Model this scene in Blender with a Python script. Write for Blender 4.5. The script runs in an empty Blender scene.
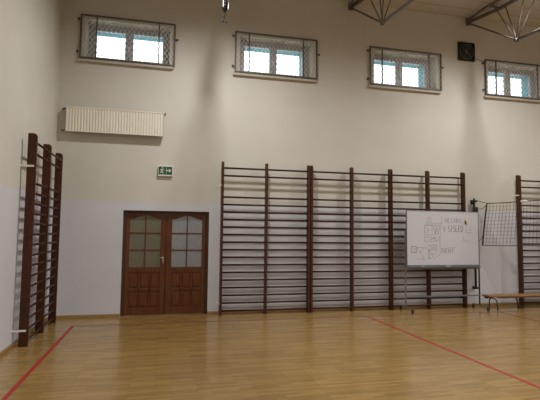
import bpy, math, random
from mathutils import Vector, Matrix
random.seed(7)
S = bpy.context.scene
COL = S.collection
PI = math.pi

# ------------------------------------------------------------------ materials
def srgb(r, g, b):
    f = lambda c: (c/255/12.92) if c/255 <= .04045 else ((c/255+.055)/1.055)**2.4
    return (f(r), f(g), f(b), 1)

def mat(name, col, rough=.5, metal=0.0, spec=.5, noise=0.0, nscale=8, bump=0.0, bscale=60, trans=0.0, stretch=None):
    m = bpy.data.materials.new(name); m.use_nodes = True
    nt = m.node_tree; b = nt.nodes['Principled BSDF']
    b.inputs['Base Color'].default_value = col
    b.inputs['Roughness'].default_value = rough
    b.inputs['Metallic'].default_value = metal
    b.inputs['Specular IOR Level'].default_value = spec
    b.inputs['Transmission Weight'].default_value = trans
    tc = nt.nodes.new('ShaderNodeTexCoord')
    mp = nt.nodes.new('ShaderNodeMapping'); nt.links.new(tc.outputs['Object'], mp.inputs[0])
    if stretch: mp.inputs['Scale'].default_value = stretch
    if noise:
        n = nt.nodes.new('ShaderNodeTexNoise'); n.inputs['Scale'].default_value = nscale
        n.inputs['Detail'].default_value = 4
        nt.links.new(mp.outputs[0], n.inputs[0])
        r = nt.nodes.new('ShaderNodeMapRange')
        r.inputs[1].default_value = .3; r.inputs[2].default_value = .7
        r.inputs[3].default_value = 1-noise; r.inputs[4].default_value = 1+noise
        nt.links.new(n.outputs[0], r.inputs[0])
        v = nt.nodes.new('ShaderNodeVectorMath'); v.operation = 'SCALE'
        v.inputs[0].default_value = col[:3]
        nt.links.new(r.outputs[0], v.inputs['Scale'])
        nt.links.new(v.outputs[0], b.inputs['Base Color'])
    if bump:
        n2 = nt.nodes.new('ShaderNodeTexNoise'); n2.inputs['Scale'].default_value = bscale
        nt.links.new(mp.outputs[0], n2.inputs[0])
        bp = nt.nodes.new('ShaderNodeBump'); bp.inputs['Strength'].default_value = bump
        bp.inputs['Distance'].default_value = .01
        nt.links.new(n2.outputs[0], bp.inputs['Height']); nt.links.new(bp.outputs[0], b.inputs['Normal'])
    return m

def wall_mat():
    m = bpy.data.materials.new('wall_paint'); m.use_nodes = True
    nt = m.node_tree; b = nt.nodes['Principled BSDF']; L = nt.links.new
    b.inputs['Roughness'].default_value = .75; b.inputs['Specular IOR Level'].default_value = .25
    g = nt.nodes.new('ShaderNodeNewGeometry')
    sp = nt.nodes.new('ShaderNodeSeparateXYZ'); L(g.outputs['Position'], sp.inputs[0])
    gt = nt.nodes.new('ShaderNodeMath'); gt.operation = 'GREATER_THAN'; gt.inputs[1].default_value = 2.175
    L(sp.outputs['Z'], gt.inputs[0])
    mx = nt.nodes.new('ShaderNodeMix'); mx.data_type = 'RGBA'
    mx.inputs[6].default_value = LOW; mx.inputs[7].default_value = UP
    L(gt.outputs[0], mx.inputs[0])
    n = nt.nodes.new('ShaderNodeTexNoise'); n.inputs['Scale'].default_value = 1.3; n.inputs['Detail'].default_value = 5
    L(g.outputs['Position'], n.inputs[0])
    r = nt.nodes.new('ShaderNodeMapRange'); r.inputs[1].default_value = .3; r.inputs[2].default_value = .7
    r.inputs[3].default_value = .96; r.inputs[4].default_value = 1.03
    L(n.outputs[0], r.inputs[0])
    v = nt.nodes.new('ShaderNodeVectorMath'); v.operation = 'SCALE'
    L(mx.outputs[2], v.inputs[0]); L(r.outputs[0], v.inputs['Scale']); L(v.outputs[0], b.inputs['Base Color'])
    n2 = nt.nodes.new('ShaderNodeTexNoise'); n2.inputs['Scale'].default_value = 25
    L(g.outputs['Position'], n2.inputs[0])
    bp = nt.nodes.new('ShaderNodeBump'); bp.inputs['Strength'].default_value = .15; bp.inputs['Distance'].default_value = .01
    L(n2.outputs[0], bp.inputs['Height']); L(bp.outputs[0], b.inputs['Normal'])
    return m

def floor_mat():
    m = bpy.data.materials.new('sports_parquet'); m.use_nodes = True
    nt = m.node_tree; b = nt.nodes['Principled BSDF']; L = nt.links.new
    g = nt.nodes.new('ShaderNodeNewGeometry')
    def brick(w, h, c1, c2, mortar, off):
        k = nt.nodes.new('ShaderNodeTexBrick')
        k.inputs['Scale'].default_value = 1; k.inputs['Brick Width'].default_value = w
        k.inputs['Row Height'].default_value = h; k.inputs['Mortar Size'].default_value = .0012
        k.inputs['Color1'].default_value = c1; k.inputs['Color2'].default_value = c2
        k.inputs['Mortar'].default_value = mortar; k.offset = off
        L(g.outputs['Position'], k.inputs['Vector']); return k
    k1 = brick(.42, .05, FL1, FL2, FL3, .37)
    k2 = brick(2.2, .21, (1,1,1,1), (.93,.92,.90,1), (.9,.9,.9,1), .5)
    mp = nt.nodes.new('ShaderNodeMapping'); mp.inputs['Scale'].default_value = (3, 60, 1)
    L(g.outputs['Position'], mp.inputs[0])
    n = nt.nodes.new('ShaderNodeTexNoise'); n.inputs['Scale'].default_value = 1; n.inputs['Detail'].default_value = 4
    L(mp.outputs[0], n.inputs[0])
    r = nt.nodes.new('ShaderNodeMapRange'); r.inputs[1].default_value = .3; r.inputs[2].default_value = .7
    r.inputs[3].default_value = .88; r.inputs[4].default_value = 1.1; L(n.outputs[0], r.inputs[0])
    m1 = nt.nodes.new('ShaderNodeVectorMath'); m1.operation = 'MULTIPLY'
    L(k1.outputs['Color'], m1.inputs[0]); L(k2.outputs['Color'], m1.inputs[1])
    m2 = nt.nodes.new('ShaderNodeVectorMath'); m2.operation = 'SCALE'
    L(m1.outputs[0], m2.inputs[0]); L(r.outputs[0], m2.inputs['Scale'])
    L(m2.outputs[0], b.inputs['Base Color'])
    b.inputs['Roughness'].default_value = .22; b.inputs['Specular IOR Level'].default_value = .6
    n3 = nt.nodes.new('ShaderNodeTexNoise'); n3.inputs['Scale'].default_value = 4
    L(g.outputs['Position'], n3.inputs[0])
    bp = nt.nodes.new('ShaderNodeBump'); bp.inputs['Strength'].default_value = .05; bp.inputs['Distance'].default_value = .01
    L(n3.outputs[0], bp.inputs['Height']); L(bp.outputs[0], b.inputs['Normal'])
    return m

def ceiling_mat():
    m = bpy.data.materials.new('ceiling_board'); m.use_nodes = True
    nt = m.node_tree; b = nt.nodes['Principled BSDF']; L = nt.links.new
    b.inputs['Roughness'].default_value = .7
    g = nt.nodes.new('ShaderNodeNewGeometry')
    k = nt.nodes.new('ShaderNodeTexBrick'); k.inputs['Scale'].default_value = 1
    k.inputs['Brick Width'].default_value = 6; k.inputs['Row Height'].default_value = .42
    k.inputs['Mortar Size'].default_value = .012
    k.inputs['Color1'].default_value = CE1; k.inputs['Color2'].default_value = CE2; k.inputs['Mortar'].default_value = CE3
    L(g.outputs['Position'], k.inputs['Vector']); L(k.outputs['Color'], b.inputs['Base Color'])
    return m

def emis(name, col, s):
    m = bpy.data.materials.new(name); m.use_nodes = True
    b = m.node_tree.nodes['Principled BSDF']
    b.inputs['Base Color'].default_value = (.8,.8,.8,1)
    b.inputs['Emission Color'].default_value = col; b.inputs['Emission Strength'].default_value = s
    return m

UP = srgb(200, 196, 187); LOW = srgb(200, 199, 203)
FL1 = srgb(160, 129, 76); FL2 = srgb(138, 109, 60); FL3 = srgb(98, 75, 40)
CE1 = srgb(204, 197, 186); CE2 = srgb(198, 190, 178); CE3 = srgb(160, 142, 120)
M_WALL = wall_mat(); M_FLOOR = floor_mat(); M_CEIL = ceiling_mat()
M_WOOD = mat('dark_red_brown_wood', srgb(68, 33, 13), .45, spec=.3, noise=.3, nscale=5, stretch=(6, 6, 1))
M_RUNG = mat('rung_wood', srgb(56, 26, 14), .45, spec=.3, noise=.25, nscale=5)
M_PLUG = mat('plug', srgb(45, 20, 14), .5)
M_DOOR = mat('door_wood', srgb(94, 53, 24), .42, spec=.3, noise=.3, nscale=4, stretch=(8, 8, 1))
M_DFRAME = mat('door_frame_wood', srgb(62, 36, 20), .42, noise=.25, nscale=4, stretch=(8, 8, 1))
M_STEEL = mat('grey_steel', srgb(120, 116, 108), .5, .3, noise=.08)
M_TRUSS = mat('truss_paint', srgb(104, 98, 90), .55, .1, noise=.1)
M_GRILLE = mat('grille_paint', srgb(94, 87, 78), .5, .2, noise=.1)
M_WIRE = mat('galvanised_wire', srgb(215, 210, 198), .5, .0, noise=.05)
M_BLACK = mat('black_paint', srgb(22, 22, 24), .4, noise=.1)
M_RUBBER = mat('rubber', srgb(18, 17, 17), .7, noise=.1)
M_PVC = mat('shade_grey_pvc', srgb(152, 155, 160), .4, noise=.02)  # white frames, their backlit shade put into the grey base colour
M_TEAL = mat('teal_render', srgb(60, 130, 140), .8, noise=.06)
M_ENAMEL = mat('radiator_enamel', srgb(218, 212, 197), .4, noise=.02)
M_CHROME = mat('chrome', srgb(190, 188, 182), .3, 1.0, noise=.02)
M_WMETAL = mat('white_metal', srgb(225, 222, 215), .4, noise=.02)
M_BASE = mat('baseboard_wood', srgb(150, 118, 76), .5, noise=.15, stretch=(1, 1, 6))
M_SILL = mat('sill_paint', srgb(180, 171, 155), .6, noise=.04)
M_RED = mat('red_court_paint', srgb(150, 34, 28), .5, noise=.08)
M_DRED = mat('dark_red_court_paint', srgb(110, 50, 34), .5, noise=.08)
M_BOARD = mat('whiteboard_enamel', srgb(196, 196, 202), .22, noise=.01)
M_ALU = mat('aluminium', srgb(112, 117, 120), .45, .3, noise=.04)
M_INK = mat('marker_ink', srgb(70, 68, 78), .6, noise=.05)
M_YEL = mat('yellow_magnet', srgb(205, 190, 20), .4, noise=.05)
M_NET = mat('net_cord', srgb(40, 38, 38), .8, noise=.05)
M_TAPE = mat('white_tape', srgb(220, 212, 200), .7, noise=.03)
M_BENCH = mat('bench_wood', srgb(140, 100, 58), .45, noise=.2, stretch=(1, 8, 1))
M_GREEN = mat('exit_green', srgb(10, 84, 52), .3, noise=.03)
M_WHITE = mat('white_plastic', srgb(225, 222, 216), .4, noise=.02)
M_GREY = mat('grey_plastic', srgb(110, 112, 116), .5, noise=.05)

def clear_glass():
    m = bpy.data.materials.new('window_glass'); m.use_nodes = True
    nt = m.node_tree; nt.nodes.remove(nt.nodes['Principled BSDF']); out = nt.nodes['Material Output']
    t = nt.nodes.new('ShaderNodeBsdfTransparent'); t.inputs[0].default_value = (.95,.97,.97,1)
    g = nt.nodes.new('ShaderNodeBsdfGlossy'); g.inputs['Roughness'].default_value = .02
    f = nt.nodes.new('ShaderNodeFresnel'); f.inputs[0].default_value = 1.3
    x = nt.nodes.new('ShaderNodeMixShader')
    nt.links.new(f.outputs[0], x.inputs[0]); nt.links.new(t.outputs[0], x.inputs[1]); nt.links.new(g.outputs[0], x.inputs[2])
    nt.links.new(x.outputs[0], out.inputs[0]); return m
M_GLASS = clear_glass()
def frosted(name, col, bump):
    m = mat(name, col, .28, trans=.35, bump=bump, bscale=55, noise=.12, nscale=22)
    return m
M_FROST_G = frosted('patterned_glass_brown', srgb(126, 120, 102), .5)
M_FROST_B = frosted('patterned_glass_grey', srgb(160, 163, 166), .35)

# ------------------------------------------------------------------ mesh builder
class MB:
    def __init__(s): s.v = []; s.f = []; s.mi = []; s.mats = []; s.sm = []
    def _m(s, m):
        if m not in s.mats: s.mats.append(m)
        return s.mats.index(m)
    def add(s, vs, fs, m, smooth=False):
        o = len(s.v); s.v += [tuple(v) for v in vs]; k = s._m(m)
        for f in fs: s.f.append([i+o for i in f]); s.mi.append(k); s.sm.append(smooth)
        return s
    def box(s, x0, x1, y0, y1, z0, z1, m, c=0.0):
        if x0 > x1: x0, x1 = x1, x0
        if y0 > y1: y0, y1 = y1, y0
        if z0 > z1: z0, z1 = z1, z0
        if c <= 0:
            vs = [(x,y,z) for z in (z0,z1) for y in (y0,y1) for x in (x0,x1)]
            fs = [(0,2,3,1),(4,5,7,6),(0,1,5,4),(2,6,7,3),(0,4,6,2),(1,3,7,5)]
            return s.add(vs, fs, m)
        # chamfered box (chamfer on all edges)
        X = (x0,x1); Y = (y0,y1); Z = (z0,z1); vs = []; idx = {}
        for ix in (0,1):
            for iy in (0,1):
                for iz in (0,1):
                    sx, sy, sz = (1,-1)[ix], (1,-1)[iy], (1,-1)[iz]
                    for a in range(3):
                        p = [X[ix]+sx*c, Y[iy]+sy*c, Z[iz]+sz*c]
                        p[a] = (X[ix],Y[iy],Z[iz])[a]
                        idx[(ix,iy,iz,a)] = len(vs); vs.append(tuple(p))
        fs = []
        I = lambda *k: idx[k]
        for e in (0,1):
            fs.append([I(e,0,0,0),I(e,1,0,0),I(e,1,1,0),I(e,0,1,0)])
            fs.append([I(0,e,0,1),I(1,e,0,1),I(1,e,1,1),I(0,e,1,1)])
            fs.append([I(0,0,e,2),I(1,0,e,2),I(1,1,e,2),I(0,1,e,2)])
        for i in (0,1):
            for j in (0,1):
                fs.append([I(0,i,j,1),I(1,i,j,1),I(1,i,j,2),I(0,i,j,2)])
                fs.append([I(i,0,j,0),I(i,1,j,0),I(i,1,j,2),I(i,0,j,2)])
                fs.append([I(i,j,0,0),I(i,j,1,0),I(i,j,1,1),I(i,j,0,1)])
                for k in (0,1): fs.append([I(i,j,k,0),I(i,j,k,1),I(i,j,k,2)])
        cx, cy, cz = (x0+x1)/2, (y0+y1)/2, (z0+z1)/2; C = Vector((cx,cy,cz)); out = []
        for f in fs:
            P = [Vector(vs[i]) for i in f]; n = (P[1]-P[0]).cross(P[2]-P[0]); mid = sum(P, Vector())/len(P)
            out.append(f if n.dot(mid-C) > 0 else f[::-1])
        return s.add(vs, out, m)
    def tube(s, pts, r, m, n=8, r2=None, smooth=True, caps=True):
        pts = [Vector(p) for p in pts]; vs = []; fs = []; prev = None
        for i, p in enumerate(pts):
            if i == 0: d = pts[1]-pts[0]
            elif i == len(pts)-1: d = pts[-1]-pts[-2]
            else: d = (pts[i+1]-p).normalized()+(p-pts[i-1]).normalized()
            d.normalize()
            if prev is None:
                ref = Vector((0,0,1)) if abs(d.z) < .9 else Vector((0,1,0))
                a = d.cross(ref).normalized()
            else: a = (prev-d*prev.dot(d)).normalized()
            prev = a; b = d.cross(a)
            rr = r if r2 is None else r+(r2-r)*i/(len(pts)-1)
            for k in range(n):
                t = 2*PI*(k+.5)/n; vs.append(p+(a*math.cos(t)+b*math.sin(t))*rr)
        for i in range(len(pts)-1):
            for k in range(n):
                k2 = (k+1) % n; fs.append((i*n+k, i*n+k2, (i+1)*n+k2, (i+1)*n+k))
        if caps: fs.append(tuple(range(n))[::-1]); fs.append(tuple((len(pts)-1)*n+k for k in range(n)))
        return s.add(vs, fs, m, smooth and n > 4)
    def prism(s, poly, y0, y1, m, axis='y'):
        # polygon in (u,v) extruded along axis
        n = len(poly)
        mk = {'y': lambda u,v,t:(u,t,v), 'x': lambda u,v,t:(t,u,v), 'z': lambda u,v,t:(u,v,t)}[axis]
        vs = [mk(u,v,y0) for u,v in poly]+[mk(u,v,y1) for u,v in poly]
        fs = [tuple(range(n)), tuple(range(2*n-1, n-1, -1))]
        for i in range(n): fs.append((i, i+n, (i+1)%n+n, (i+1)%n))
        return s.add(vs, fs, m)
    def lathe(s, prof, c, m, n=24, axis='z'):
        vs = []; fs = []
        for r, h in prof:
            for k in range(n):
                t = 2*PI*k/n; a, b = r*math.cos(t), r*math.sin(t)
                vs.append({'z':(c[0]+a,c[1]+b,c[2]+h), 'y':(c[0]+a,c[1]+h,c[2]+b), 'x':(c[0]+h,c[1]+a,c[2]+b)}[axis])
        for i in range(len(prof)-1):
            for k in range(n):
                k2 = (k+1)%n; fs.append((i*n+k, i*n+k2, (i+1)*n+k2, (i+1)*n+k))
        fs.append(tuple(range(n))[::-1]); fs.append(tuple((len(prof)-1)*n+k for k in range(n)))
        return s.add(vs, fs, m, True)
    def build(s, name, parent=None, loc=None):
        me = bpy.data.meshes.new(name)
        if loc is not None: s.v = [(x-loc[0], y-loc[1], z-loc[2]) for x,y,z in s.v]
        me.from_pydata(s.v, [], s.f)
        for m in s.mats: me.materials.append(m)
        for p, k, sm in zip(me.polygons, s.mi, s.sm): p.material_index = k; p.use_smooth = sm
        import bmesh
        bm = bmesh.new(); bm.from_mesh(me); bmesh.ops.recalc_face_normals(bm, faces=bm.faces); bm.to_mesh(me); bm.free()
        me.update()
        o = bpy.data.objects.new(name, me); COL.objects.link(o)
        if loc is not None: o.location = loc
        if parent: o.parent = parent
        return o

def thing(name, label, cat, loc=(0,0,0), rz=0, group=None):
    o = bpy.data.objects.new(name, None); COL.objects.link(o)
    o.location = loc; o.rotation_euler = (0,0,rz); o.empty_display_size = .1
    o['label'] = label; o['category'] = cat
    if group: o['group'] = group
    return o
def tag(o, label, cat, group=None, kind=None):
    o['label'] = label; o['category'] = cat
    if group: o['group'] = group
    if kind: o['kind'] = kind
    return o
def struct(o): o['kind'] = 'structure'; return o
def copy_tree(o, parent=None):
    c = o.copy(); COL.objects.link(c)
    if parent: c.parent = parent
    for ch in list(o.children): copy_tree(ch, c)
    return c

# ------------------------------------------------------------------ the hall
RX, RY, RZ = 18.0, -15.0, 6.74
WT = .58
GX = [.339, 3.331, 6.34, 9.285, 12.29, 15.29]      # left edges of the window grilles
GW, GZ0, GZ1 = 1.79, 4.925, 5.765
OP = [(g+.11, g+1.68, 4.90, 5.70) for g in GX]
DX0, DX1, DZ = 1.235, 2.875, 2.01

def wall_with_holes(x0, x1, z0, z1, y0, y1, holes, name, mi, mo, reveal):
    xs = sorted({x0, x1, *[h[0] for h in holes], *[h[1] for h in holes]})
    zs = sorted({z0, z1, *[h[2] for h in holes], *[h[3] for h in holes]})
    b = MB()
    def solid(i, j):
        if i < 0 or j < 0 or i >= len(xs)-1 or j >= len(zs)-1: return False
        cx, cz = (xs[i]+xs[i+1])/2, (zs[j]+zs[j+1])/2
        return not any(h[0] < cx < h[1] and h[2] < cz < h[3] for h in holes)
    for i in range(len(xs)-1):
        for j in range(len(zs)-1):
            if not solid(i, j): continue
            a, c, d, e = xs[i], xs[i+1], zs[j], zs[j+1]
            b.add([(a,y0,d),(c,y0,d),(c,y0,e),(a,y0,e)], [(0,1,2,3)], mi)
            b.add([(a,y1,d),(c,y1,d),(c,y1,e),(a,y1,e)], [(3,2,1,0)], mo)
            ym = y0+reveal
            for (di, dj, q) in ((-1,0,((a,d),(a,e))),(1,0,((c,d),(c,e))),(0,-1,((a,d),(c,d))),(0,1,((a,e),(c,e)))):
                if not solid(i+di, j+dj):
                    for (ya, yb, mm) in ((y0, ym, mi), (ym, y1, mo)):
                        b.add([(q[0][0],ya,q[0][1]),(q[1][0],ya,q[1][1]),(q[1][0],yb,q[1][1]),(q[0][0],yb,q[0][1])], [(0,1,2,3)], mm)
    me = bpy.data.meshes.new(name); me.from_pydata(b.v, [], b.f)
    for m in b.mats: me.materials.append(m)
    for p, k in zip(me.polygons, b.mi): p.material_index = k
    import bmesh
    bm = bmesh.new(); bm.from_mesh(me); bmesh.ops.remove_doubles(bm, verts=bm.verts, dist=1e-5)
    bmesh.ops.recalc_face_normals(bm, faces=bm.faces); bm.to_mesh(me); bm.free()
    o = bpy.data.objects.new(name, me); COL.objects.link(o); return struct(o)

struct(MB().box(-.3, RX+.3, RY-.3, 2.0, -.2, 0, M_FLOOR).build('floor'))
SL = .085                                   # the roof falls gently towards the front wall
cb = MB().box(-.3, RX+.3, RY-.3, 0, RZ, RZ+.2, M_CEIL)
cb.v = [(x, y, z+SL*min(y, 0)) for x, y, z in cb.v]
struct(cb.build('ceiling'))
wall_with_holes(-.3, RX+.3, 0, RZ, 0, WT, OP+[(DX0, DX1, 0, DZ)], 'wall_back', M_WALL, M_TEAL, .33)
sw = MB().box(-.3, 0, RY, 0, 0, RZ, M_WALL); sw.v = [(x, y, z+(SL*y if z > 1 else 0)) for x, y, z in sw.v]; struct(sw.build('wall_left'))
sw = MB().box(RX, RX+.3, RY, 0, 0, RZ, M_WALL); sw.v = [(x, y, z+(SL*y if z > 1 else 0)) for x, y, z in sw.v]; struct(sw.build('wall_right'))
struct(MB().box(-.3, RX+.3, RY-.3, RY, 0, RZ+SL*RY, M_WALL).build('wall_front'))
# small vestibule behind the double door
v = MB()
v.box(.9, 1.0, WT, 2.0, 0, 2.6, M_WALL); v.box(3.1, 3.2, WT, 2.0, 0, 2.6, M_WALL)
v.box(.9, 3.2, 1.9, 2.0, 0, 2.6, M_WALL); v.box(.9, 3.2, WT, 2.0, 2.6, 2.7, M_WALL)
struct(v.build('wall_vestibule'))

# baseboards
def baseboard(name, x0, x1, y0, y1):
    struct(MB().box(x0, x1, y0, y1, 0, .055, M_BASE, .004).build(name))
baseboard('baseboard_back', .018, DX0, -.018, 0)
baseboard('baseboard_rear', DX1, RX, -.018, 0)
baseboard('baseboard_left', 0, .018, RY, 0)
baseboard('baseboard_right', RX-.018, RX, RY, -.018)

# court lines painted on the floor
def line(name, x0, x1, y0, y1, label, m):
    o = MB().box(x0, x1, y0, y1, 0, .0012, m).build(name)
    tag(o, label, 'court line')
line('court_line', .522, .572, -13, -.775, 'wide red court line on the floor beside the left wall', M_RED)
line('court_line', 5.89, 5.94, -13, -.775, 'red court line running forward from below the middle of the wall bars', M_RED)
line('court_line', 8.90, 8.94, -13, -.775, 'thin dark red court line starting by the bench and whiteboard', M_DRED)
line('court_line', .522, 16, -.775, -.735, 'dark red court line running along the foot of the back wall', M_DRED)

# ------------------------------------------------------------------ windows
def make_window():
    x0, x1, z0, z1 = .11, 1.68, 4.90, 5.70
    w = thing('window_1', '', 'window'); del w['label']; del w['category']; w['kind'] = 'structure'
    yf0, yf1 = .27, .34
    f = MB()
    f.box(x0, x0+.06, yf0, yf1, z0, z1, M_PVC, .004); f.box(x1-.06, x1, yf0, yf1, z0, z1, M_PVC, .004)
    f.box(x0+.06, x1-.06, yf0, yf1, z0, z0+.07, M_PVC, .004); f.box(x0+.06, x1-.06, yf0, yf1, z1-.05, z1, M_PVC, .004)
    f.build('window_frame', w)
    for a, c in ((x0+.06, .885), (.885, x1-.06)):
        s = MB(); t = .08; zz0, zz1 = z0+.07, z1-.05
        s.box(a+.002, a+t, yf0-.015, yf1-.01, zz0, zz1, M_PVC, .006); s.box(c-t, c-.002, yf0-.015, yf1-.01, zz0, zz1, M_PVC, .006)
        s.box(a+t, c-t, yf0-.015, yf1-.01, zz0, zz0+t, M_PVC, .006); s.box(a+t, c-t, yf0-.015, yf1-.01, zz1-t+.02, zz1, M_PVC, .006)
        so = s.build('sash', w)
        g = MB().box(a+t, c-t, .295, .301, zz0+t, zz1-t+.02, M_GLASS).build('glass', so)
    o_ = MB(); e = .344
    o_.box(x0, x1, e, WT, z1-.085, z1, M_TEAL); o_.box(x0, x0+.10, e, WT, z0, z1-.085, M_TEAL); o_.box(x1-.115, x1, e, WT, z0, z1-.085, M_TEAL)
    o_.build('outer_reveal', w)
    h = MB(); h.box(.865, .895, yf0-.028, yf0-.015, 5.24, 5.32, M_WMETAL, .004); h.box(.872, .888, yf0-.05, yf0-.028, 5.19, 5.30, M_WMETAL, .004)
    h.build('window_handle', w)
    s = MB(); s.box(-.03, GW-.03, -.065, 0, 4.83, 4.88, M_SILL, .008)
    s.box(x0, x1, 0, yf0, 4.87, 4.90, M_SILL)
    s.build('window_sill', w)
    return w
def make_grille():
    g = thing('window_grille', '', 'window grille', (0,0,0), 0, 'steel grilles over the high windows')
    y0, y1 = -.055, -.025; t = .03
    f = MB()
    f.box(0, GW, y0, y1, GZ1-t, GZ1, M_GRILLE, .003); f.box(0, GW, y0, y1, GZ0-t, GZ0, M_GRILLE, .003)
    f.box(0, t, y0, y1, GZ0, GZ1-t, M_GRILLE, .003); f.box(GW-t, GW, y0, y1, GZ0, GZ1-t, M_GRILLE, .003)
    f.build('grille_frame', g)
    for x in (.30, 1.47):
        MB().box(x-.011, x+.011, y0-.003, y1, GZ0, GZ1-t, M_GRILLE, .003).build('bar', g)
    w = MB(); X0, X1, Z0, Z1 = t, GW-t, GZ0, GZ1-t; p = .085; H = Z1-Z0; sk = .7
    for s in (1, -1):
        k = -H
        while k < X1-X0:
            # x = X0 + k + sk*u ; z = Z0 + u (s=1) or Z1 - u (s=-1)
            u0 = max(0, -k/sk); u1 = min(H, (X1-X0-k)/sk)
            if u1-u0 > .01:
                zz = (lambda u: Z0+u) if s > 0 else (lambda u: Z1-u)
                yy = -.038+.0015*s
                w.tube([(X0+k+sk*u0, yy, zz(u0)), (X0+k+sk*u1, yy, zz(u1))], .0055, M_WIRE, 4, caps=False)
            k += p
    w.build('wire_mesh', g)
    for (x, z) in ((-.04, GZ1-.10), (-.04, GZ0+.10), (GW+.04, (GZ0+GZ1)/2+.1), (GW+.04, GZ0-.0+.05)):
        if x > 0 and z < GZ0+.2: continue
        b = MB(); xa, xb = sorted((x, 0 if x < 0 else GW))
        b.box(xa, xb, -.045, -.03, z-.012, z+.012, M_GRILLE, .003)
        b.tube([(x, -.055, z), (x, 0, z)], .016, M_BLACK, 8)
        b.build('wall_bolt', g)
    return g
win = make_window(); gr = make_grille()
glab = ['steel wire grille over the window above the white radiator', 'steel wire grille over the window above the left end of the long wall bars',
        'steel wire grille over the window left of the black square fan', 'steel wire grille over the window right of the black square fan']
for i, gx in enumerate(GX):
    a = win if i == 0 else copy_tree(win)
    a.name = 'window_%d' % (i+1); a.location = (gx, 0, 0)
    if i < 4:
        b = gr if i == 0 else copy_tree(gr)
        b.location = (gx, 0, 0); b['label'] = glab[i]

# ------------------------------------------------------------------ double door
dr = thing('door_1', '', ''); del dr['label']; del dr['category']; dr['kind'] = 'structure'
f = MB(); ya, yb = .07, .17
f.box(DX0, DX0+.05, ya, yb, 0, DZ, M_DFRAME, .006); f.box(DX1-.05, DX1, ya, yb, 0, DZ, M_DFRAME, .006)
f.box(DX0+.05, DX1-.05, ya, yb, DZ-.045, DZ, M_DFRAME, .006)
f.build('door_frame', dr)
def leaf(x0, x1, glassmat, lab, so=0):
    l = MB(); y0, y1 = .095, .135; zb, zt = .008, DZ-.047
    gx0, gx1 = (x0+.075, x1-.105) if so == 0 else (x0+.105, x1-.075)
    gz0, gz1 = .915, 1.88
    l.box(x0, gx0, y0, y1, zb, zt, M_DOOR, .004); l.box(gx1, x1, y0, y1, zb, zt, M_DOOR, .004)   # stiles
    l.box(gx0, gx1, y0, y1, .82, gz0, M_DOOR)                                          # lock rail
    l.box(gx0, gx1, y0, y1, zb, .13, M_DOOR)                                             # bottom rail
    # arched top rail: lower edge rises to the middle
    n = 12; mid = (gx0+gx1)/2; poly = [(gx0, zt), (gx1, zt)]
    for i in range(n+1):
        t = i/n; x = gx1+(gx0-gx1)*t
        e = 1-abs(2*t-1); poly.append((x, gz1-.03+.075*(e*e*(3-2*e))))
    for i in range(2, len(poly)-1):                          # strips, keeps it convex-safe
        a, b_ = poly[i], poly[i+1]
        l.prism([(b_[0], b_[1]), (a[0], a[1]), (a[0], zt), (b_[0], zt)], y0, y1, M_DOOR)
    mu = .022
    l.box(mid-mu/2, mid+mu/2, y0+.004, y1-.004, gz0, gz1+.04, M_DOOR)
    for z in (1.245, 1.575): l.box(gx0, gx1, y0+.006, y1-.006, z-mu/2, z+mu/2, M_DOOR)
    # lower panels 3 x 2
    W = (gx1-gx0)/3
    l.box(gx0, gx1, y0+.014, y1-.014, .13, .82, M_DOOR)
    for i in (1, 2): l.box(gx0+W*i-.016, gx0+W*i+.016, y0, y1, .13, .82, M_DOOR, .003)
    l.box(gx0, gx1, y0, y1, .455, .505, M_DOOR, .003)
    for i in range(3):
        for (za, zc) in ((.15, .44), (.52, .80)):
            xa, xb = gx0+W*i+.022, gx0+W*(i+1)-.022
            l.box(xa, xb, y0+.002, y0+.018, za+.015, zc-.015, M_DOOR, .010)
    o = l.build('door_leaf', dr)
    g = MB(); g.box(gx0-.004, gx1+.004, .112, .118, gz0-.004, gz1+.05, glassmat)
    gg = g.build('glazing', o); gg['label'] = lab
    return o
mx = (DX0+DX1)/2
L1 = leaf(DX0+.052, mx-.001, M_FROST_G, 'dull brownish patterned glass panes')
L2 = leaf(mx+.001, DX1-.052, M_FROST_B, 'pale grey frosted glass panes', 1)
h = MB(); hx = mx-.055
h.box(hx-.015, hx+.015, .083, .095, .99, 1.12, M_CHROME, .004)
h.tube([(hx, .09, 1.10), (hx, .045, 1.10), (hx-.01, .04, 1.10), (hx-.09, .04, 1.095)], .010, M_CHROME, 8)
h.tube([(hx, .083, 1.02), (hx, .072, 1.02)], .012, M_CHROME, 10)
h.build('door_handle', L1)
MB().box(mx-.010, mx+.014, .085, .095, .01, DZ-.06, M_DFRAME, .004).build('cover_strip', L1)

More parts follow.
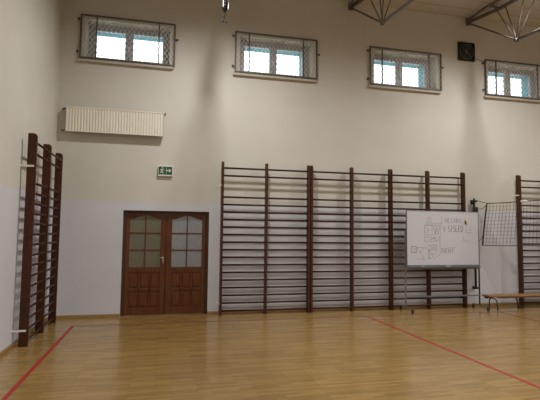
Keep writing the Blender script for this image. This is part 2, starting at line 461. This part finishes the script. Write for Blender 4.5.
# ------------------------------------------------------------------ wall bars
def make_bars(bay, label):
    t = thing('wall_bars', label, 'wall bars', (0,0,0), 0, 'wooden gymnastics wall bars')
    posts = [0, bay, 2*bay]; pt = .021; yb, yf = -.08, -.20; H = 3.015
    for px in posts:
        b = MB()
        prof = [(yb, 0), (yf, 0), (yf, H-.05)]
        for k in range(1, 5):
            a = PI/2*k/4; prof.append((yf+.05*(1-math.cos(a)), H-.05+.05*math.sin(a)))
        prof += [(yb, H)]
        b.prism(prof, px-pt, px+pt, M_WOOD, 'x')
        for z in RZS:
            yy = RY_(z)
            for s in (-1, 1): b.tube([(px+s*pt, yy, z), (px+s*(pt+.002), yy, z)], .011, M_PLUG, 8)
        b.build('post', t)
    for z in RZS:
        yy = RY_(z); b = MB(); vs = []; n = 12
        b.tube([(-.0, yy, z), (2*bay, yy, z)], .019, M_RUNG, n)
        b.v = [(x, yy+(y-yy)*.8, z+(zz-z)*1.0) for x, y, zz in b.v]
        b.build('rung', t)
    for px in (posts[0]-.021, posts[2]+.021):
        s = -1 if px < .5 else 1
        for z in (.22, 2.54):
            b = MB()
            b.box(px, px+s*.004, -.175, 0, z-.014, z+.014, M_WMETAL)
            b.box(px, px+s*.045, -.006, 0, z-.014, z+.014, M_WMETAL)
            b.tube([(px+s*.004, -.16, z), (px+s*.012, -.16, z)], .010, M_WMETAL, 8)
            b.build('wall_bracket', t)
    return t
RZS = [.083+.148*k for k in range(16)]+[2.73, 2.88]
RY_ = lambda z: -.185 if z > 2.8 else -.165
B = make_bars(.895, 'dark wooden wall bars in the row, between the double door and the next section')
B.location = (3.113, 0, 0)
for x, lab in ((4.965, 'middle of the three joined wall bar sections, left of the whiteboard'),
               (6.766, 'wall bar section standing behind the whiteboard'),
               (10.04, 'wall bars cut off by the right edge, behind the volleyball net and bench')):
    c = copy_tree(B); c.location = (x, 0, 0); c['label'] = lab
C = make_bars(.853, 'dark wooden wall bars on the left side wall near the corner')
C.location = (0, -2.10, 0); C.rotation_euler = (0, 0, PI/2); C.scale = (1, 1, .991)

# ------------------------------------------------------------------ radiator
t = thing('radiator', 'long white ribbed panel radiator mounted high above the wall bars and door', 'radiator', (.17, 0, 3.45))
W, H = 1.775, .475
b = MB(); n = 34; pts = []
for i in range(n):
    x = .01+(W-.02)*i/n; w = (W-.02)/n
    pts += [(x, -.145), (x+w*.40, -.145), (x+w*.52, -.138), (x+w*.88, -.138)]
pts.append((W-.01, -.145))
front = pts+[(W-.01, -.12), (.01, -.12)]
vs = [(x, y, .012) for x, y in pts]+[(x, y, H-.03) for x, y in pts]; m_ = len(pts)
b.add(vs, [(i, i+1, i+1+m_, i+m_) for i in range(m_-1)], M_ENAMEL)
b.box(0, W, -.128, -.118, .005, H-.012, M_ENAMEL)
b.box(0, W, -.148, -.125, 0, .014, M_ENAMEL, .003); b.box(0, W, -.148, -.125, H-.032, H-.012, M_ENAMEL, .003)
b.build('front_panel', t)
MB().box(.01, W-.01, -.075, -.055, .01, H-.02, M_ENAMEL, .004).build('rear_panel', t)
b = MB()
for x in (0, W-.006): MB().box(x, x+.006, -.145, -.05, .01, H-.005, M_ENAMEL).build('side_cover', t)
b = MB(); b.box(0, W, -.148, -.142, H-.012, H, M_ENAMEL); b.box(0, W, -.056, -.05, H-.012, H, M_ENAMEL)
k = .0
while k < W: b.box(k, k+.008, -.142, -.056, H-.008, H-.002, M_ENAMEL); k += .028
b.build('top_grille', t)
b = MB()
for z in (.03, H-.045): MB().tube([(0, -.10, z), (-.05, -.10, z), (-.068, -.092, z), (-.075, -.075, z), (-.075, 0, z)], .011, M_STEEL, 10).build('pipe', t)
b = MB(); b.tube([(-.02, -.10, H-.045), (-.05, -.10, H-.045)], .018, M_BLACK, 10)
b.build('valve', t)
b = MB(); b.tube([(W, -.10, H-.05), (W+.025, -.10, H-.05)], .011, M_BLACK, 8); b.tube([(W+.018, -.10, H-.055), (W+.024, -.10, H-.0)], .010, M_BLACK, 8)
b.build('air_vent', t)
b = MB()
for x in (.3, W-.3): MB().box(x-.02, x+.02, -.055, 0, .03, H-.05, M_ENAMEL).build('wall_bracket', t)

# ------------------------------------------------------------------ exit sign
t = thing('exit_sign', 'small green and white emergency exit sign above the double door', 'exit sign', (1.868, 0, 2.708))
MB().box(-.008, .274, -.055, 0, -.022, .178, M_WHITE, .006).build('housing', t)
MB().box(.004, .262, -.060, -.055, .012, .166, M_GREEN).build('sign_face', t)
b = MB(); ys = (-.0615, -.060)
def poly(pts): b.prism([(x, z) for x, z in pts], ys[0], ys[1], M_WHITE)
b.tube([(.075, -.0615, .137), (.075, -.060, .137)], .013, M_WHITE, 12)        # head
def stroke(p, q, w):
    d = Vector((q[0]-p[0], q[1]-p[1])); d.normalize(); n_ = Vector((-d.y, d.x))*w/2
    poly([(p[0]+n_.x, p[1]+n_.y), (q[0]+n_.x, q[1]+n_.y), (q[0]-n_.x, q[1]-n_.y), (p[0]-n_.x, p[1]-n_.y)])
stroke((.072,.122), (.062,.078), .024); stroke((.072,.116), (.098,.098), .010); stroke((.098,.098), (.112,.108), .010)
stroke((.070,.116), (.048,.108), .010); stroke((.048,.108), (.040,.088), .010)
stroke((.064,.082), (.088,.062), .014); stroke((.088,.062), (.082,.030), .012)
stroke((.060,.082), (.050,.052), .014); stroke((.050,.052), (.026,.050), .012)
b.build('running_figure', t)
b = MB()
stroke((.152,.090), (.215,.090), .022); poly([(.205,.130), (.245,.090), (.205,.050)])
stroke((.150,.148), (.150,.026), .006); 
b.build('arrow', t)

# ------------------------------------------------------------------ black square fan
t = thing('ventilation_fan', 'black square fan box high on the back wall between two windows', 'fan', (8.585, 0, 5.675))
s = .435
b = MB(); b.box(0, s, -.05, 0, 0, .03, M_BLACK, .004); b.box(0, s, -.05, 0, s-.03, s, M_BLACK, .004)
b.box(0, .03, -.05, 0, .03, s-.03, M_BLACK, .004); b.box(s-.03, s, -.05, 0, .03, s-.03, M_BLACK, .004)
b.box(.03, s-.03, -.008, 0, .03, s-.03, M_BLACK); b.build('frame', t)
b = MB(); c = (s/2, -.03, s/2)
ring = lambda r, y, w, m: b.tube([(c[0]+r*math.cos(2*PI*k/32), y, c[2]+r*math.sin(2*PI*k/32)) for k in range(33)], w, m, 6)
ring(.175, -.045, .006, M_GREY); ring(.12, -.046, .0025, M_STEEL); ring(.07, -.046, .0025, M_STEEL)
b.build('guard_ring', t)
b = MB()
for k in range(5):
    a = 2*PI*k/5+.3; p = Vector((c[0]+.02*math.cos(a), -.03, c[2]+.02*math.sin(a)))
    q = [(.03, -.02), (.16, -.055), (.168, .02), (.03, .018)]
    vs = []
    for (u, w) in q:
        x = c[0]+u*math.cos(a)-w*math.sin(a); z = c[2]+u*math.sin(a)+w*math.cos(a); vs.append((x, -.022-.25*w, z))
    vs += [(x, y+.003, z) for x, y, z in vs]
    b.add(vs, [(0,1,2,3),(7,6,5,4),(0,4,5,1),(1,5,6,2),(2,6,7,3),(3,7,4,0)], M_RUBBER)
b.build('fan_blade', t)
b = MB(); b.lathe([(.03,0),(.035,-.02),(.02,-.04),(.001,-.042)], (c[0], -.008, c[2]), M_STEEL, 16, 'y')
b.tube([(c[0], -.046, c[2]), (c[0]-.05, -.046, c[2]-.12)], .005, M_STEEL, 6); b.tube([(c[0], -.046, c[2]), (c[0]+.09, -.046, c[2]-.13)], .006, M_STEEL, 6)
b.tube([(c[0], -.046, c[2]), (c[0], -.046, c[2]+.06)], .005, M_STEEL, 6)
b.build('motor_mount', t)
b = MB(); b.tube([(s, -.008, .07), (s+.1, -.008, .068), (s+.27, -.008, .03)], .006, M_GREY, 6)
b.build('cable', t)

# ------------------------------------------------------------------ roof trusses
def rod(name, p, q, r, m, parent):
    return MB().tube([p, q], r, m, 8).build(name, parent)
def make_truss(label):
    t = thing('roof_truss', label, 'roof truss', (0,0,0), 0, 'steel roof trusses under the ceiling'); sl = lambda P: (P[0], P[1], P[2]+SL*P[1])
    hw, zt, zb, p = TW, TZ, 5.70, 1.5
    N = 9; yend = -(N*p)-.0
    ytop = lambda k: -.75-p*k      # top nodes k=0..N
    ybot = lambda k: -1.5-p*k
    for s in (-1, 1):
        b = MB(); r = .030 if s < 0 else .042
        pts = [(s*.035, -.03, zt), (s*hw, -.80, zt), (s*hw, RY+.80, zt), (s*.035, RY+.03, zt)]
        for a, c in zip(pts, pts[1:]): b.tube([sl(a), sl(c)], r, M_TRUSS, 4, smooth=False)
        b.build('top_chord', t)
    b = MB(); b.tube([sl((0, -1.5, zb)), sl((0, RY+1.5, zb))], .030, M_TRUSS, 8); b.build('bottom_chord', t)
    rod('end_brace', sl((0.02, -.03, 6.59)), sl((0, -1.5, zb)), .019, M_TRUSS, t)
    rod('end_brace', sl((0.02, RY+.03, 6.56)), sl((0, RY+1.5, zb)), .019, M_TRUSS, t)
    for k in range(N):
        yb = ybot(k)
        for s in (-1, 1):
            for d in (TA, -TA):
                rod('brace', sl((s*hw, yb+d, zt)), sl((s*.012, yb, zb)), .0125, M_TRUSS, t)
    for y in (-TA_END, -2.25, -3.75, -5.25, -6.75, -8.25, -9.75, -11.25, -12.75):
        rod('cross_tie', sl((-hw, y, zt)), sl((hw, y, zt)), .02, M_TRUSS, t)
    b = MB(); b.box(-.05, .05, -.04, 0, 6.54, 6.70, M_TRUSS, .004); b.build('bearing_plate', t)
    b = MB(); b.lathe([(.045,-.03),(.045,.03)], sl((0, -1.5, zb)), M_TRUSS, 12, 'x'); b.build('node_joint', t)
    return t
TW, TZ, TA, TA_END = .16, 6.635, .47, .9
T = make_truss('grey steel roof truss just right of centre, its first joint above the third window')
T.location = (5.9, 0, 0)
for x, lab in ((8.87, 'grey steel roof truss entering the wall above the black square fan'),
               (2.95, 'grey steel roof truss at the top edge, carrying the hanging cable and hook'),
               (11.84, 'grey steel roof truss farthest right, beyond the fourth window'), (14.81, 'grey steel roof truss nearest the right wall')):
    c = copy_tree(T); c.location = (x, 0, 0); c['label'] = lab

# hanging cable and hook by the left truss end
t = thing('cable_hook', 'dark pulley with a cable and small hook hanging from the leftmost roof truss', 'hook', (2.93, -1.5, 5.50))
b = MB(); b.box(-.03, .035, -.04, .04, -.06, .04, M_BLACK, .008); b.tube([(0,-.05,-.03),(0,.05,-.03)], .045, M_BLACK, 14); b.build('pulley', t)
b = MB(); b.box(.035, .055, -.03, .03, -.04, .12, M_WMETAL, .004); b.build('side_plate', t)
b = MB(); b.tube([(0, 0, -.06), (-.005, .0, -.20)], .005, M_BLACK, 6); b.build('cable', t)
b = MB(); b.tube([(-.05, .0, -.17), (-.045, 0, -.25), (-.025, 0, -.265), (-.005, 0, -.20), (.015, 0, -.25), (.035, 0, -.28)], .012, M_BLACK, 8); b.build('hook', t)
b = MB(); b.box(-.05,-.03,-.03,.03,-.02,.14,M_BLACK,.004); b.build('hanger', t)

# ------------------------------------------------------------------ whiteboard on wheels
BX0, BX1, BY, BZ0, BZ1 = 7.012, 8.772, -.35, .945, 2.12
t = thing('whiteboard', 'mobile whiteboard on a wheeled grey frame with handwritten sketches', 'whiteboard', (BX0, BY, 0))
w = BX1-BX0
bo = MB().box(.012, w-.012, -.012, .012, BZ0+.012, BZ1-.012, M_BOARD).build('board', t)
b = MB()
for (a, c, d, e) in ((0, w, BZ0, BZ0+.014), (0, w, BZ1-.014, BZ1)): b.box(a, c, -.017, .017, d, e, M_ALU, .003)
for a in (0, w-.014): b.box(a, a+.014, -.017, .017, BZ0, BZ1, M_ALU, .003)
b.build('board_frame', t)
tr = MB(); tr.box(.02, w-.02, -.09, -.018, BZ0-.03, BZ0-.024, M_ALU); tr.box(.02, w-.02, -.094, -.088, BZ0-.03, BZ0-.010, M_ALU)
tr.box(-.02, w+.02, -.018, .016, BZ0-.075, BZ0-.002, M_ALU, .004)
tr.build('pen_tray', t)
for x in (-.008, w+.022):
    b = MB(); b.box(x-.013, x+.013, .019, .045, .09, 1.70, M_STEEL if x < 0 else M_BLACK, .004); b.build('upright', t)
    b = MB(); b.box(x-.008, x+.008, -.26, .27, .070, .088, M_STEEL, .003); b.build('foot', t)
    for y in (-.235, .245):
        b = MB(); b.tube([(x-.013, y, .03), (x+.013, y, .03)], .03, M_RUBBER, 16); b.box(x-.02, x+.02, y-.008, y+.008, .03, .067, M_BLACK, .002)
        b.build('caster', t)
b = MB(); b.tube([(w+.022, .019, 1.55), (w-.01, .019, 1.55)], .012, M_BLACK, 10); b.build('pivot_knob', t)
b = MB(); b.box(-.008, w+.022, .018, .044, .275, .305, M_ALU, .004); b.build('crossbar', t)
# handwriting
ink = MB()
U = lambda px: (px-407)/72.2*w; V = lambda py: BZ1-(py-210.5)/55.3*(BZ1-BZ0)-.0
def pen(pts, wd=.0048):
    P = [(U(a), V(c)) for a, c in pts]
    for p, q in zip(P, P[1:]):
        d = Vector((q[0]-p[0], q[1]-p[1]))
        if d.length < 1e-5: continue
        d.normalize(); n_ = Vector((-d.y, d.x))*wd/2; e = d*wd*.4
        vs = [(p[0]+n_.x-e.x, p[1]+n_.y-e.y), (q[0]+n_.x+e.x, q[1]+n_.y+e.y), (q[0]-n_.x+e.x, q[1]-n_.y+e.y), (p[0]-n_.x-e.x, p[1]-n_.y-e.y)]
        ink.prism(vs, -.0130, -.0122, M_INK)
G = {'H':[[(0,0),(0,1)],[(1,0),(1,1)],[(0,.5),(1,.5)]], 'I':[[(.5,0),(.5,1)]], 'E':[[(1,0),(0,0),(0,1),(1,1)],[(0,.5),(.8,.5)]],
     'S':[[(1,0),(.1,.1),(0,.4),(1,.6),(.9,.95),(0,1)]], 'A':[[(0,1),(.5,0),(1,1)],[(.2,.6),(.8,.6)]], 'R':[[(0,1),(0,0),(.9,.1),(.9,.45),(0,.5),(1,1)]],
     'L':[[(0,0),(0,1),(1,1)]], 'D':[[(0,0),(0,1),(.8,.9),(1,.5),(.8,.1),(0,0)]], 'U':[[(0,0),(0,1),(1,1),(1,0)]], 'N':[[(0,1),(0,0),(1,1),(1,0)]],
     'T':[[(0,0),(1,0)],[(.5,0),(.5,1)]], 'K':[[(0,0),(0,1)],[(1,0),(0,.5),(1,1)]], 'V':[[(0,0),(.5,1),(1,0)]], 'G':[[(1,.1),(.3,0),(0,.5),(.3,1),(1,.9),(1,.5),(.6,.5)]]}
def write(txt, x, y, wch, hch, gap, wd=.006):
    for ch in txt:
        for st in G[ch]: pen([(x+a*wch, y+c*hch) for a, c in st], wd)
        x += wch+gap
pen([(427.3,217),(426.8,223)]); pen([(426,223),(431,223)]); pen([(429,223),(428.6,218.5),(430,216.8),(431,219),(431,223),(441,223.5)])
pen([(441.3,217),(441.3,224)])
write('HESARS', 445, 218, 1.9, 4.2, 1.0)
pen([(424.6,225),(424.6,235),(432,235),(432,225.5),(424.6,225)]); pen([(425.5,226.5),(429,230),(426.5,233)]); 
pen([(433,226),(435,235),(437,226.5),(437.5,234.5),(440,225.5),(440,235)]); pen([(424.6,225),(440.3,225)]); pen([(435,225),(435.2,233)])
pen([(424.6,236.5),(424.6,241.5),(440,241)]); pen([(425,236.6),(436,239)]); pen([(433,236),(436,241),(440,236)]); pen([(430,240),(437,236.5)])
write('V', 443, 226, 2.2, 5.5, 1); write('SISLED', 448, 225.5, 1.8, 6, .8, .008)
pen([(466.3,227),(466,232),(471,232.5),(471,226)]); pen([(467,229.5),(470,229.5)])
pen([(463.5,236),(463.5,241),(470,241)], .004)
pen([(411.6,246.6),(411.6,253),(416.6,252.6),(416.4,247),(411.6,246.6)], .008); pen([(413.5,249),(415,249),(415,251.5),(413.5,251.5)], .006)
pen([(417,247.5),(424,259.5)]); pen([(417,247.4),(427,248.2)]); pen([(416.5,259),(425.5,259.6)]); pen([(423,248),(420,253)])
pen([(428.5,245),(436,245.5),(436,250.5),(429,250)]); pen([(428.5,245.5),(436,250)]); pen([(430,250),(435.5,246)])
pen([(428.6,249),(428.4,258.5),(430.5,258.5)], .011); pen([(429,251),(434.5,260)]); pen([(431.5,254),(436.5,253)]); pen([(436,257),(440,254)])
pen([(439.6,236),(439.6,253)]); pen([(440,249),(455,247.6)]); write('NKNT', 441.5, 249, 2.0, 4.2, 1.2)
ink.build('handwriting', bo)
mg = MB(); mx_, mz_ = BX0+U(465.8), V(221.5)
mg.lathe([(.028,0),(.030,-.008),(.022,-.014),(.001,-.015)], (mx_, BY-.0122, mz_), M_YEL, 16, 'y')
mg.prism([(mx_-.035, mz_+.07), (mx_+.005, mz_+.06), (mx_+.035, mz_-.05), (mx_+.01, mz_-.055)], BY-.0145, BY-.0123, M_YEL)
mg.prism([(mx_-.028, mz_+.03), (mx_-.006, mz_+.035), (mx_+.012, mz_-.05), (mx_-.012, mz_-.045)], BY-.034, BY-.0285, M_BLACK)
tag(mg.build('magnet'), 'yellow and black magnet clip on the upper right of the whiteboard', 'magnet')
TZ_ = BZ0-.0239
er = MB(); er.box(BX0+U(444), BX0+U(448.5), BY-.085, BY-.04, TZ_, TZ_+.022, M_WHITE, .004); er.box(BX0+U(444), BX0+U(448.5), BY-.085, BY-.04, TZ_+.022, TZ_+.038, M_GREY, .004)
tag(er.build('board_eraser'), 'light board eraser lying on the whiteboard tray', 'eraser')
for a, c in ((419.5, 422.6),):
    mk = MB(); mk.tube([(BX0+U(a), BY-.07, TZ_+.009), (BX0+U(c), BY-.06, TZ_+.009)], .009, M_WHITE, 10); mk.tube([(BX0+U(c), BY-.06, TZ_+.009), (BX0+U(c+1), BY-.057, TZ_+.009)], .0075, M_BLACK, 10)
    tag(mk.build('marker_pen'), 'white marker pen lying on the left half of the whiteboard tray', 'marker')

# ------------------------------------------------------------------ wall mounted net rail
PX, PY = 8.87, -.10
t = thing('net_rail', 'black wall-mounted volleyball net rail behind the right edge of the whiteboard', 'net post', (PX, PY, 0))
b = MB(); b.tube([(0, 0, .43), (0, 0, 2.38)], .026, M_BLACK, 12); b.build('rail', t)
for z in (.42,):
    b = MB(); b.box(-.07, .06, -.02, .02, z-.02, z+.02, M_BLACK, .005); b.box(-.02, .02, 0, .10, z-.03, z+.03, M_BLACK, .004); b.build('lower_bracket', t)
b = MB(); b.box(-.085, .075, -.03, .03, 2.355, 2.40, M_BLACK, .006); b.box(-.02, .02, 0, .10, 2.30, 2.37, M_BLACK, .004); b.tube([(0,0,2.39),(0,0,2.44)], .02, M_BLACK, 10); b.build('upper_bracket', t)
b = MB(); b.box(-.03, .075, -.045, .03, 2.12, 2.24, M_BLACK, .008); b.tube([(0, -.05, 2.18), (0, -.02, 2.18)], .03, M_BLACK, 12); b.build('winch', t)

# volleyball net
A = Vector((9.115, -.22, 0)); D = Vector((10.9, -1.81, 0)); d = (D-A); LN = d.length; d.normalize()
nt_ = thing('volleyball_net', 'black volleyball net with a white top patch at the right edge of the picture', 'net')
def npt(u, zf):
    zt_ = 2.325+.045*u/1.13; zb_ = 1.375+.012*u
    p = A+d*(u-.11*(1-zf)*max(0, 1-u*.5)); z = zb_+(zt_-zb_)*zf-.012*math.sin(u*5)*(.3+zf*.2)
    return Vector((p.x, p.y+.012*math.sin(u*4+zf*3), z))
b = MB(); u = 0.066
while u < LN: b.tube([npt(u, k/6) for k in range(7)], .003, M_NET, 4, caps=False); u += .066
for j in range(1, 12): b.tube([npt(LN*k/24, j/12) for k in range(25)], .003, M_NET, 4, caps=False)
b.build('netting', nt_)
b = MB(); b.tube([npt(0, k/6) for k in range(7)], .016, M_BLACK, 6); b.build('side_band', nt_)
b = MB(); b.tube([npt(LN*k/24, 1) for k in range(25)], .009, M_NET, 6); b.build('top_cord', nt_)
b = MB(); b.tube([npt(LN*k/24, 0) for k in range(25)], .007, M_NET, 6); b.build('bottom_cord', nt_)
b = MB()
for k in range(3):
    pass
p0_, p1_ = npt(.66, 1), npt(.80, 1)
b.tube([p0_, p1_], .022, M_TAPE, 8); b.build('tape_patch', nt_)
b = MB()
tp = npt(0, 1); lo = npt(0, .25)
b.tube([(PX+.082, PY-.036, 2.38), (PX+.16, PY-.05, 2.36), tp], .006, M_NET, 6)
b.tube([(PX+.088, PY-.04, 2.20), (PX+.15, PY-.06, 2.20), (PX+.20, PY-.08, 2.24), tp-Vector((0,0,.03))], .006, M_NET, 6)
b.tube([lo, lo+Vector((-.05, .02, -.10)), lo+Vector((-.12, .05, -.17)), Vector((PX+.05, PY-.045, 1.52))], .006, M_NET, 6)
b.build('tension_rope', nt_)

# ------------------------------------------------------------------ gymnastics bench
t = thing('gymnastics_bench', 'low wooden gymnastics bench with curved black legs by the right edge', 'bench', (8.865, -.42, 0))
bw = 3.6
MB().box(.0, bw, -.13, .13, .27, .305, M_BENCH, .006).build('seat', t)
b = MB(); b.box(.0, .14, -.05, .05, .24, .27, M_PLUG, .006); b.tube([(.01, -.04, .245), (.01, .04, .245)], .012, M_BLACK, 8); b.build('end_hook', t)
MB().box(.3, bw-.2, -.03, .03, .232, .27, M_BENCH, .004).build('stiffening_rail', t)
def arch(x, sy, name='leg', spread=0):
    b = MB(); pts = []
    for k in range(13):
        a = PI*k/12; pts.append((x+spread*math.cos(a), -sy*math.cos(a), .145+.095*math.sin(a)))
    pts = [(x+spread, -sy-.015, .02)]+pts+[(x-spread, sy+.015, .02)]
    b.tube(pts, .012, M_BLACK, 8)
    for s in (-1, 1): b.tube([(x-s*spread, s*(sy+.015), 0), (x-s*spread, s*(sy+.015), .03)], .018, M_RUBBER, 10)
    b.build(name, t)
arch(.19, .12); arch(1.9, .12); arch(3.3, .12)
b = MB(); b.tube([(.88, -.13, .27), (.88, -.05, .012), (.88, .05, .012), (.88, .13, .27)], .013, M_BLACK, 8); b.box(.85, .91, -.05, .05, 0, .014, M_RUBBER); b.build('folding_leg', t)

# ------------------------------------------------------------------ ceiling lights (high bay lamps)
def make_lamp(label):
    t = thing('ceiling_light', label, 'ceiling light', (0,0,0), 0, 'round reflector lamps hanging under the ceiling')
    MB().tube([(0,0,0),(0,0,-.05)], .06, M_WHITE, 16).build('mount', t)
    b = MB(); b.lathe([(.06,-.05),(.09,-.08),(.20,-.20),(.205,-.205),(.195,-.205),(.08,-.085),(.05,-.055)], (0,0,0), M_WHITE, 28); b.build('reflector', t)
    b = MB(); b.lathe([(.001,-.199),(.185,-.199),(.185,-.202),(.001,-.202)], (0,0,0), M_LAMP, 28); b.build('lamp_glass', t)
    l = bpy.data.lights.new('bulb', 'SPOT'); l.energy = LE; l.color = LC; l.shadow_soft_size = .14
    l.spot_size = math.radians(LSP); l.spot_blend = 1.0
    o = bpy.data.objects.new('bulb', l); COL.objects.link(o); o.parent = t; o.location = (0,0,-.22-.14)
    return t
LE, LC, LSP = 740, (1, .985, .965), 172
M_LAMP = emis('lamp_glow', (1, .93, .82, 1), 6)
first = None; cols = ['left', 'middle', 'right']; rows = ['nearest the back wall', 'over the middle of the hall', 'nearest the front wall']
for i, x in enumerate((3.02, 8.83, 14.5)):
    for j, y in enumerate((-2.45, -7.4, -12.3)):
        lab = 'round white ceiling lamp, %s column, %s' % (cols[i], rows[j])
        if first is None: first = make_lamp(lab); q = first
        else: q = copy_tree(first); q['label'] = lab
        q.location = (x, y, RZ+SL*y)
# unseen lamp added in the vestibule to light the door glass from behind
l = bpy.data.lights.new('vestibule_fill_bulb', 'POINT'); l.energy = 30; l.color = (.85, .92, 1); l.shadow_soft_size = .15
vt = thing('vestibule_fill', 'added unseen fill lamp behind the right door leaf', 'ceiling light', (2.6, 1.3, 2.6))
MB().tube([(0,0,0),(0,0,-.06)], .14, M_WHITE, 20).build('fill_disc', vt)
o = bpy.data.objects.new('bulb', l); COL.objects.link(o); o.parent = vt; o.location = (0, 0, -.25)

# ------------------------------------------------------------------ sky
w = bpy.data.worlds.new('sky'); S.world = w; w.use_nodes = True
nt = w.node_tree; bg = nt.nodes['Background']
bg.inputs[0].default_value = (.90, .96, 1, 1); bg.inputs[1].default_value = 4.0

# ------------------------------------------------------------------ camera
f, yaw, pitch, roll = 457.46, .2305, .0712, .0110
cam = bpy.data.cameras.new('camera'); co = bpy.data.objects.new('camera', cam); COL.objects.link(co)
cam.sensor_fit = 'HORIZONTAL'; cam.sensor_width = 36; cam.lens = f/540*36
F = Vector((math.sin(yaw)*math.cos(pitch), math.cos(yaw)*math.cos(pitch), math.sin(pitch)))
Rt = Vector((math.cos(yaw), -math.sin(yaw), 0)); Up = Rt.cross(F)
r3 = Rt*math.cos(roll)+Up*math.sin(roll); u3 = Up*math.cos(roll)-Rt*math.sin(roll)
mw = Matrix((( r3.x, u3.x, -F.x, 1.9677), (r3.y, u3.y, -F.y, -9.1599), (r3.z, u3.z, -F.z, 1.6105), (0,0,0,1)))
co.matrix_world = mw
S.camera = co
S.view_settings.view_transform = 'Standard'; S.view_settings.look = 'None'
S.view_settings.exposure = -0.36; S.view_settings.gamma = 1; S.view_settings.use_curve_mapping = False
